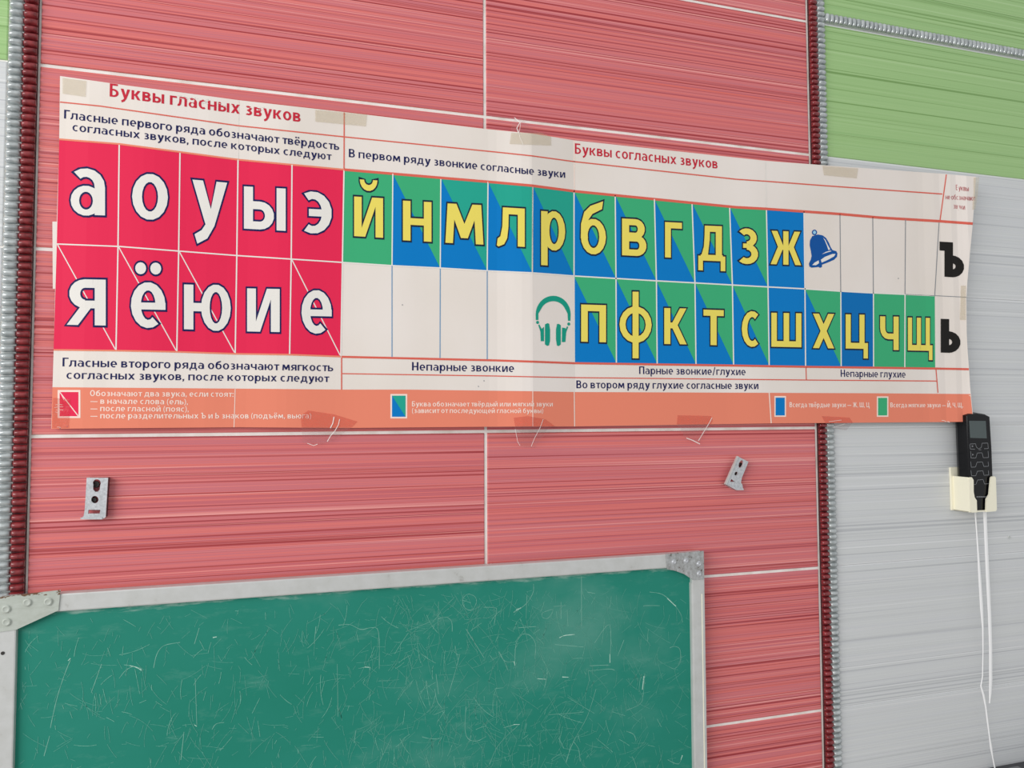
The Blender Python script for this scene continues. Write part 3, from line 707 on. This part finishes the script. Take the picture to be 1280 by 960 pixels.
tape([(640, 152), (652, 146), (662, 160), (689, 171), (689, 182), (637, 180), (639, 165)], 'aged_tape', 'yellowed tape with a crumpled clear tip on the top edge at the dark fold', [(1.1, [(643, 147), (650, 153), (646, 160), (648, 166)]), (.6, [(648, 163), (650, 172), (654, 181)]), (.5, [(651, 152), (650, 160), (649, 165)])], wall_y=166)
tape([(394, 137), (459, 143), (457.5, 158), (394, 152)], 'aged_tape', 'yellowed tape across the top edge over the first red column rule')
tape([(1028, 207), (1073, 210.5), (1071, 223), (1030, 219)], 'aged_tape', 'yellowed tape on the top edge below the green tile')
tape([(78, 97), (108, 101), (107, 121), (78, 117)], 'aged_tape', 'faint square tape on the upper left corner of the chart')
tape([(1217, 222), (1224, 221.5), (1222, 245), (1219, 262), (1215.5, 262), (1217, 240)], 'aged_tape', 'narrow yellowed tape on the upper right corner of the chart')
tape([(1201, 357), (1207.5, 357), (1207.5, 400), (1200, 400)], 'aged_tape', 'upright yellowed tape on the right edge between the two black signs')
tape([(66, 497), (88, 499), (86, 535), (65, 535)], 'clear_tape', 'clear tape patch over the crimson legend square at the lower left corner')

# ------------------------------------------------------------------ chalkboard
board = empty('chalkboard', (-0.11, -0.02, H0-0.76-0.5), 'green chalkboard with aluminium frame and riveted corner plates', 'chalkboard')
BZ = H0-0.7620; BX0, BX1, BB = -0.5155, 0.2936, BZ-0.99
FW = 0.0182; D0, DF, DS = 0.007, 0.020, 0.0145
s = box('writing_surface', BX0+.006, BX1-.006, -DS, -D0, BB+.006, BZ-.006, 'board_green', board)
def rail(x0, x1, z0, z1):
    bm = bmesh.new(); box_bm(bm, x0, x1, -DF, -D0+.0005, z0, z1, .0015, 2); return bm_obj('frame_rail', bm, 'aluminium', board)
rail(BX0+FW, BX1-FW+.0002, BZ-FW, BZ); rail(BX0+FW, BX1-FW, BB, BB+FW)
rail(BX0, BX0+FW-.0003, BB, BZ); rail(BX1-FW-.0005, BX1, BB, BZ)
# slot groove on the right rail
def prism(name, loops, y0, y1, m, parent, label=None):
    """polygon with holes (world x,z) extruded between y0 (front) and y1"""
    vs, tr = tess(loops); n = len(vs)
    V = [(a.x, y0, a.y) for a in vs]+[(a.x, y1, a.y) for a in vs]; F = []
    for t_ in tr:
        a, b, c = [Vector(V[i]) for i in t_]
        if (b-a).cross(c-a).y > 0: t_ = (t_[0], t_[2], t_[1])
        F.append(tuple(t_)); F.append(tuple(n+i for i in reversed(t_)))
    k = 0
    for li, lp in enumerate(loops):
        m_ = len(lp)
        for i in range(m_): F.append((k+i, k+(i+1) % m_, n+k+(i+1) % m_, n+k+i))
        k += m_
    bm = bmesh.new(); bv = [bm.verts.new(v) for v in V]
    for f in F:
        try: bm.faces.new([bv[i] for i in f])
        except ValueError: pass
    bmesh.ops.recalc_face_normals(bm, faces=bm.faces[:])
    o = bm_obj(name, bm, m, parent)
    if label: o['label'] = label
    return o
def pl(pts, d): return [(at(x, y, d).x, at(x, y, d).z) for x, y in pts]
def rivet(x, y, r, d, parent, m):
    c = at(x, y, d); vs = []; fs = []
    prof = [(1.25, 0.0), (1.22, .0003), (1.0, .0003), (.98, .0011), (.72, .0017), (.35, .0013), (0.0, .0012)]
    n = 14
    for (q, hh) in prof:
        for i in range(n): vs.append((c.x+math.cos(i*2*math.pi/n)*r*q, -d-hh, c.z+math.sin(i*2*math.pi/n)*r*q))
    for j in range(len(prof)-1):
        for i in range(n): a = j*n+i; b = j*n+(i+1) % n; fs.append((a, b, b+n, a+n))
    return obj('rivet', vs, fs, m, parent)
gl = prism('corner_plate', [[(BX0-.0006, BZ+.0008)]+pl([(75.5, 737.5), (73, 763), (20.5, 787)], DF+.0012)+[(BX0-.0006, at(20, 788.5, DF).z)]], -DF-.0013, -DF+.0002, 'gusset_paint', board, 'painted corner plate with rust along its top edge')
for x, y in [(34.3, 753), (60.5, 752), (8, 761.3), (8.5, 777.5)]: rivet(x, y, .0040, DF+.0012, gl, 'gusset_paint')
gr = prism('corner_plate', [pl([(832, 692.5), (879.7, 688.6), (880.3, 724.2), (866.5, 725), (855, 717.5), (844, 713.5), (834, 711.5)], DF+.0012)], -DF-.0013, -DF+.0002, 'worn_steel', board, 'scratched bare corner plate with dark rust spots')
for x, y in [(842.3, 702.2), (857.5, 701), (873.5, 704.6), (873.8, 717)]: rivet(x, y, .0030, DF+.0012, gr, 'zinc')
c = at(3.5, 816.5, DF)
prism('screw_hole', [[(c.x+math.cos(i*.6283)*.0018, c.z+math.sin(i*.6283)*.0018) for i in range(10)]], -DF-.0004, -DF+.001, 'dark_screw', board)
box('edge_chip', BX1-.0052, BX1-.0040, -DF-.0003, -DF+.001, BZ-.30, BZ-.055, 'cream_plastic', board)
box('edge_highlight', BX1-FW-.0016, BX1-FW-.0004, -DF+.001, -DS+.001, BB+FW, BZ-.040, 'aluminium', board)
# chalk traces on the writing surface
CHK = 0.0
def chalk(strokes, name, m, wd):
    global CHK
    CHK += .00004
    vs = []; fs = []
    for st in strokes:
        if len(st) > 2:
            sm = []
            for i in range(len(st)-1):
                p0, p1, p2, p3 = st[max(i-1, 0)], st[i], st[i+1], st[min(i+2, len(st)-1)]
                for k in range(4):
                    u = k/4; sm.append(tuple(.5*(2*p1[j]+(p2[j]-p0[j])*u+(2*p0[j]-5*p1[j]+4*p2[j]-p3[j])*u*u+(3*p1[j]-p0[j]-3*p2[j]+p3[j])*u**3) for j in (0, 1)))
            st = sm+[st[-1]]
        q = [at(x, y, DS+.00012+CHK) for x, y in st]
        for i, a in enumerate(q):
            b = q[min(i+1, len(q)-1)]; c_ = q[max(i-1, 0)]; d_ = b-c_; l = math.hypot(d_.x, d_.z) or 1
            n_ = Vector((-d_.z/l, 0, d_.x/l))*wd/2*random.uniform(.5, 1.3)
            vs += [a+n_, a-n_]
            if i: k = len(vs); fs.append((k-4, k-3, k-1, k-2))
    o = obj(name, vs, fs, m, s); o['kind'] = 'stuff'
def z3(*a): return [(370+x/3.2, 680+y/3.2) for x, y in a]
named = [z3((693, 200), (715, 210), (722, 232), (708, 260), (690, 264), (672, 250), (666, 225), (678, 205), (693, 200)), z3((750, 253), (795, 255), (802, 268), (792, 322)),
 z3((80, 330), (72, 400)), z3((170, 325), (215, 322), (260, 342), (300, 335), (330, 352), (333, 500)), z3((250, 498), (290, 492), (296, 506)), z3((570, 230), (568, 340)), z3((568, 300), (600, 292), (622, 310), (625, 350)),
 z3((440, 350), (535, 312)), z3((680, 340), (752, 455)), z3((950, 160), (948, 195), (920, 240), (870, 275), (890, 255)), z3((924, 205), (920, 300)), z3((905, 360), (880, 400), (875, 488)), z3((905, 360), (935, 365), (958, 400), (955, 460)),
 z3((985, 275), (985, 292), (1005, 298), (1022, 280), (1025, 262), (985, 275)), z3((1030, 250), (1080, 246)), z3((1060, 232), (1060, 300)), z3((1085, 262), (1088, 330)), z3((1195, 395), (1255, 322), (1256, 475)), z3((1175, 487), (1250, 484)), z3((1168, 508), (1250, 500), (1275, 505)),
 z3((1168, 508), (1175, 548)), z3((1142, 130), (1142, 330)), z3((1010, 683), (1150, 673)), z3((1200, 580), (1165, 690), (1110, 790), (1080, 870)), z3((680, 650), (676, 740), (690, 780), (725, 788), (760, 770)), z3((830, 735), (890, 722), (840, 770), (800, 820), (775, 880)),
 z3((570, 600), (560, 520)), z3((555, 580), (565, 630), (585, 658)), z3((655, 440), (640, 500), (608, 610)), z3((810, 430), (835, 468), (875, 470)), z3((165, 480), (168, 690)), z3((240, 745), (232, 795)), z3((380, 780), (335, 870)), z3((1110, 790), (1130, 820), (1137, 870)), z3((1035, 402), (1150, 412)), z3((890, 335), (960, 330)),
 [(88, 825), (80, 845), (72, 870), (66, 895), (63, 910)], [(155, 831), (162, 832), (175, 835), (177, 838)], [(149, 848), (157, 838), (166, 833)], [(225, 803), (205, 807), (196, 818), (192, 835)], [(249, 785), (243, 805)], [(244, 848), (246, 906)], [(265, 912), (270, 905), (280, 903)], [(230, 915), (226, 950)], [(127, 830), (118, 855), (114, 866)], [(62, 920), (55, 945)],
 [(812, 740), (828, 743), (842, 755), (851, 768), (853, 778)], [(805, 758), (806, 757), (825, 757)], [(837, 810), (843, 808), (850, 812), (850, 828), (843, 836), (838, 834)], [(806, 842), (804, 868), (800, 880), (783, 888)], [(853, 944), (848, 955), (835, 950)], [(783, 914), (792, 918), (795, 926)], [(734, 740), (744, 742)], [(780, 800), (772, 820)]]
bright = [z3((1053, 375), (1075, 366), (1115, 362)), z3((965, 539), (1000, 541)), z3((1065, 532), (1090, 533)), z3((872, 470), (876, 486)), z3((880, 265), (900, 255)), z3((870, 722), (895, 722)), z3((1255, 440), (1256, 475)), z3((275, 492), (298, 494)), [(162, 832), (170, 834), (177, 838)], [(834, 748), (845, 758)], [(85, 826), (88, 823)], [(805, 845), (803, 862)], [(243, 906), (246, 908)], [(1, 1), (1, 1)][:0] or [(266, 797), (271, 796)], [(853, 944), (851, 950)]]
chalk(named, 'chalk_drawings', 'chalk', .0005); chalk(bright, 'bright_chalk_marks', 'bright_chalk', .0009)
fr = []
for i in range(1900):
    x, y = random.uniform(22, 860), random.uniform(735, 1000)
    if random.random() < .45: x = random.gauss(600, 110)
    if y < 765-(x-75)*.0685+8 or x > 862 or x < 24: continue
    a = random.gauss(1.75, .55) if random.random() < .72 else random.uniform(0, 3.14); L = random.uniform(4, 30)*random.uniform(.4, 1.5); k = random.uniform(-.022, .022)
    st = []
    for j in range(6):
        if not (765-(x-75)*.0685+6 < y) or not 22 < x < 866: break
        st.append((x, y)); x += math.cos(a)*L/5; y += math.sin(a)*L/5; a += k*L/5
    if len(st) > 2: fr.append(st)
chalk([q for i, q in enumerate(fr) if i % 9], 'chalk_scratches', 'faint_chalk', .0004)
chalk(fr[::9], 'fine_chalk_lines', 'soft_chalk', .0005)
fix(board)

# ------------------------------------------------------------------ mounting brackets left on the wall
def circ(x, y, rx, ry, d, n=16, rot=0):
    out = []
    for i in range(n):
        a = 2*math.pi*i/n; u, v = math.cos(a)*rx, math.sin(a)*ry
        out.append((x+u*math.cos(rot)-v*math.sin(rot), y+u*math.sin(rot)+v*math.cos(rot)))
    return pl(out, d)
def screw(x, y, r, d, parent):
    c = at(x, y, d); n = 12; vs = []; fs = []
    for q, hh in ((1, 0), (.85, .0008), (.4, .0011), (.35, .0004), (0, .0003)):
        for i in range(n): vs.append((c.x+math.cos(i*2*math.pi/n)*r*q, -d-hh, c.z+math.sin(i*2*math.pi/n)*r*q))
    for j in range(4):
        for i in range(n): a = j*n+i; b = j*n+(i+1) % n; fs.append((a, b, b+n, a+n))
    return obj('screw', vs, fs, 'dark_screw', parent)
d = .0085
br = empty('wall_bracket', at(119, 623, 0), 'upright zinc bracket with keyhole screwed to the red tile at left', 'bracket', 'brackets on the red tiles')
key = [(121+5*math.cos(a), 604+5*math.sin(a)) for a in [math.radians(x) for x in range(150, 391, 24)]]+[(125, 609), (124.6, 612), (122.5, 614.6), (119, 614.8), (116.4, 612), (116.2, 608)]
prism('bracket_plate', [pl([(108.3, 597.2), (135, 597.2), (132, 646.5), (128, 649), (101, 649), (104.5, 645), (106, 636)], d), pl(key, d), circ(118.5, 624.5, 4.6, 4.6, d), pl([(110.5, 637.3), (125.5, 637.3), (124.5, 642), (110, 642)], d)], -d, -d+.0022, 'zinc', br)
prism('bracket_side', [pl([(133.2, 597.4), (134.9, 597.4), (131.9, 646.5), (130.2, 647.5)], d)], -d+.0021, -.0001, 'dark_screw', br)
prism('bracket_side', [pl([(108.3, 597.4), (110, 597.4), (108, 636), (106.3, 636)], d)], -d+.0021, -.0001, 'zinc', br)
screw(120, 605.5, .0038, .003, br); screw(117.5, 625, .0030, .0045, br)
prism('bracket_lip', [pl([(101, 646.8), (128, 646.8), (128, 649), (101, 649)], d)], -d-.0012, -.0001, 'zinc', br)
fix(br)
d = .0095
br = empty('wall_bracket', at(920, 592, 0), 'tilted zinc bracket with broken lower corner on the red tile at right', 'bracket', 'brackets on the red tiles')
prism('bracket_plate', [pl([(921.6, 570.2), (935.6, 577.2), (927.2, 597.5), (926.2, 603), (928.2, 606.5), (928.8, 612.6), (920, 612.6), (906.2, 605)], d), circ(926.2, 580, 2.6, 5.0, d, 12, .35), circ(920.2, 592, 2.0, 2.6, d, 10, .5), pl([(914.3, 598.8), (919, 602.5), (912.6, 602)], d)], -d, -d+.0022, 'zinc', br)
prism('bracket_side', [pl([(921.5, 570), (922.8, 570.7), (907.8, 605.9), (906, 605)], d)], -d-.0012, -d+.0022, 'aluminium', br)
prism('bracket_side', [pl([(934.4, 576.7), (935.6, 577.3), (927.2, 597.5), (926, 597)], d)], -d+.0021, -.0001, 'dark_screw', br)
prism('bracket_lip', [pl([(906.2, 605), (912, 606), (921, 610.2), (928.8, 610.6), (928.8, 612.6), (920, 612.6)], d)], -d-.0015, -.0001, 'zinc', br)
screw(925.8, 581, .0030, .003, br); screw(919.5, 592.5, .0028, .0045, br)
fix(br)
# grey wall plug on the grey tile
pg = at(1262, 671.5, 0.001)
o = prism('wall_plug', [[(pg.x+math.cos(i*.6283)*.0026, pg.z+math.sin(i*.6283)*.0026) for i in range(10)], [(pg.x+math.cos(i*.6283)*.0013, pg.z+math.sin(i*.6283)*.0013) for i in range(10)]], -.0012, 0.0, 'silver_groove', None)
o['label'] = 'tiny grey plug in the grey tile right of the remote holder'; o['category'] = 'wall plug'

# ------------------------------------------------------------------ remote holder and remote control
tilt = math.radians(2.0)
hold = empty('remote_holder', at(1205, 620, 0), 'cream plastic holder screwed to the grey tiles, keeping a remote', 'holder')
hx0 = at(1187, 600, .001).x; hx1 = at(1245, 600, .031).x; zt = at(1190, 584, .002).z; zb = at(1210, 641, .031).z
HD = .031
box('back_plate', hx0, hx1, -.0028, 0.0, zb, zt, 'cream_plastic', hold, .0012, 3)
lipz = at(1205, 597, HD).z
box('side_wall', hx0+.0045, hx0+.0068, -HD+.002, -.002, zb, lipz, 'cream_plastic', hold, .0009)
box('side_wall', hx1-.0024, hx1, -HD+.002, -.002, zb, lipz, 'cream_plastic', hold, .0009)
box('bottom_wall', hx0+.0045, hx1, -HD+.001, -.002, zb, zb+.0022, 'cream_plastic', hold, .0009)
lipL = pl([(1217, 600), (1217.2, 615), (1218.5, 622), (1221, 625.5), (1221.5, 640.5)], HD)
lx = hx0+.0045
prism('front_lip', [[(lx+.003, lipz), (lx, lipz-.003), (lx, zb+.003), (lx+.003, zb)]+lipL[::-1]+[(lipL[0][0]-.003, lipz)]], -HD, -HD+.0024, 'cream_plastic', hold)
lipR = pl([(1239, 598), (1237.5, 612), (1237, 618), (1233.5, 624), (1233, 640)], HD)
prism('front_lip', [[(lipR[0][0]+.002, lipz), (lipR[0][0], lipz-.002)]+lipR[1:]+[(hx1-.002, zb), (hx1, zb+.003), (hx1, lipz-.002), (hx1-.002, lipz)]], -HD, -HD+.0024, 'cream_plastic', hold)
fix(hold)
rem = empty('remote_control', at(1217, 580, .01), 'black slim remote control with grey screen standing in the cream holder', 'remote')
RF_ = .0265; RB_ = .0035
out = [(1209, 519.5), (1213, 517.2), (1222, 516), (1232, 517.5), (1238, 520.5), (1240.5, 560), (1242, 600), (1241.5, 613), (1237, 619), (1233, 627), (1232, 637), (1230.5, 638.5), (1220, 638.5), (1218.3, 636), (1218, 627), (1216, 620), (1213, 612), (1212.3, 600), (1210.5, 560)]
q = pl(out, RF_)
n = len(q); cx = sum(a[0] for a in q)/n; cz = sum(a[1] for a in q)/n
vs = []; fs = []
for y, sh in ((-RF_, .0022), (-RF_+.0006, .0011), (-RF_+.002, .0002), (-RF_+.007, -.0010), (-RB_-.006, -.0012), (-RB_, .0025)):
    for a in offset_poly(q, -sh): vs.append((a[0], y, a[1]))
for j in range(5):
    for i in range(n): a = j*n+i; b = j*n+(i+1) % n; fs.append((a, b, b+n, a+n))
fs.append(tuple(reversed(range(n)))); fs.append(tuple(range(5*n, 6*n)))
bm = bmesh.new(); bv = [bm.verts.new(v) for v in vs]
for f in fs: bm.faces.new([bv[i] for i in f])
bmesh.ops.recalc_face_normals(bm, faces=bm.faces[:]); bm_obj('body', bm, 'black_plastic', rem)
def plate(name, pts, m, h0=.0003, lab=None): return prism(name, [pl(pts, RF_)], -RF_-h0, -RF_+.0003, m, rem, lab)
plate('screen', [(1211.3, 526), (1232, 526.2), (1233.3, 548), (1212.6, 547.3)], 'screen')
def remline(pts, w_, name='button', m='button_grey'):
    vs = []; fs = []
    for (x0, y0), (x1, y1) in zip(pts, pts[1:]):
        dx, dy = x1-x0, y1-y0; l = math.hypot(dx, dy) or 1; nx, ny = -dy/l*w_/2, dx/l*w_/2; k = len(vs)
        for (x, y) in ((x0+nx, y0+ny), (x1+nx, y1+ny), (x1-nx, y1-ny), (x0-nx, y0-ny)): vs.append(at(x, y, RF_+.00035))
        fs.append((k, k+1, k+2, k+3))
    return obj(name, vs, fs, m, rem)
def rz(*a): return [(1170+x/6.4, 500+y/6.4) for x, y in a]
for pts in [rz((272, 352), (316, 350), (322, 375), (340, 392), (362, 380), (368, 346), (414, 344), (418, 388), (385, 390)), rz((270, 355), (274, 392), (312, 394)), rz((276, 410), (280, 464), (318, 464), (330, 424), (368, 422), (378, 462), (420, 460), (416, 408)),
            rz((277, 492), (282, 538), (316, 536), (328, 498), (372, 496), (382, 532), (420, 530), (416, 494)), rz((279, 562), (284, 606), (318, 606), (330, 570), (374, 566), (384, 602), (422, 600), (418, 564)), rz((284, 680), (320, 674), (332, 640), (376, 636), (388, 672), (424, 668)), rz((342, 398), (362, 398))]:
    remline(pts, .55)
for x, y in ((1215.6, 557.8), (1216, 568.3)): plate('button_symbol', [(x-.9, y-1.2), (x+1.1, y), (x-.9, y+1.2)], 'button_grey')
for i in range(9): plate('maker_mark', [(1220.6+i*1.6, 620.3), (1221.7+i*1.6, 620.3), (1221.7+i*1.6, 621.8), (1220.6+i*1.6, 621.8)], 'button_grey', .0002)
fix(rem)

# cords hanging under the holder
def cord(px, label, d0=.012):
    vs = []; fs = []; n = len(px); c0 = px[0]
    pts = []
    for i in range(n-1):
        for k in range(5):
            t_ = k/5; pts.append(tuple(px[i][j]*(1-t_)+px[i+1][j]*t_ for j in range(3)))
    pts.append(px[-1])
    for i, (x, y, w_) in enumerate(pts):
        a = at(x, y, d0); hw = w_/2/480
        for dx, dy in ((-hw, 0), (0, -.0006), (hw, 0), (0, .0006)): vs.append((a.x+dx, a.y+dy, a.z))
        if i:
            k = len(vs)-8
            for j in range(4): fs.append((k+j, k+(j+1) % 4, k+4+(j+1) % 4, k+4+j))
    fs.append((0, 1, 2, 3)); k = len(vs); fs.append((k-1, k-2, k-3, k-4))
    o = obj('hanging_cord', vs, fs, 'white_cord', None, False)
    o['label'] = label; o['category'] = 'cord'; o['group'] = 'white cords under the remote holder'
cord([(1219, 639, 1.6), (1220.5, 660, 1.2), (1222.5, 688, 1.6), (1224.5, 720, 2.6), (1227, 760, 3.0), (1228.6, 785, 1.6), (1228.8, 815, 1.0), (1228.2, 845, 1.0), (1226.2, 857.5, 1.4), (1229.5, 869, 2.0), (1232.3, 884, 1.5), (1234.5, 902, 1.6), (1236.8, 920, 1.3), (1239, 935, 2.2), (1241, 947, 1.2), (1243.3, 959, 1.4), (1246, 985, 1.2)], 'longer thin white cord, kinked at the lower tile joint, left of the pair')
cord([(1231, 639, 3.4), (1232.3, 670, 3.2), (1234.5, 720, 3.4), (1237, 770, 3.2), (1238.2, 810, 3.0), (1238.4, 850, 3.2), (1237.8, 868, 2.4), (1237, 879, 1.0)], 'shorter wider white cord fading out by the lower tile joint, right of the pair')

# dark cabinet at the lower right corner
cz_ = at(1280, 951, 0).z; cxl = at(1233, 960, 0).x
cab = empty('equipment_cabinet', (cxl+.25, -.05, 0), 'dark grey cabinet top at the lower right corner of the photo', 'cabinet')
box('cabinet_body', cxl, cxl+.55, -.10, -.0005, 0.0, cz_, 'cabinet_dark', cab, .002)
box('cabinet_knob', at(1249, 960, 0).x, at(1263, 960, 0).x, -.05, -.012, cz_-.001, cz_+.0018, 'cabinet_knob', cab, .003, 3)
fix(cab)
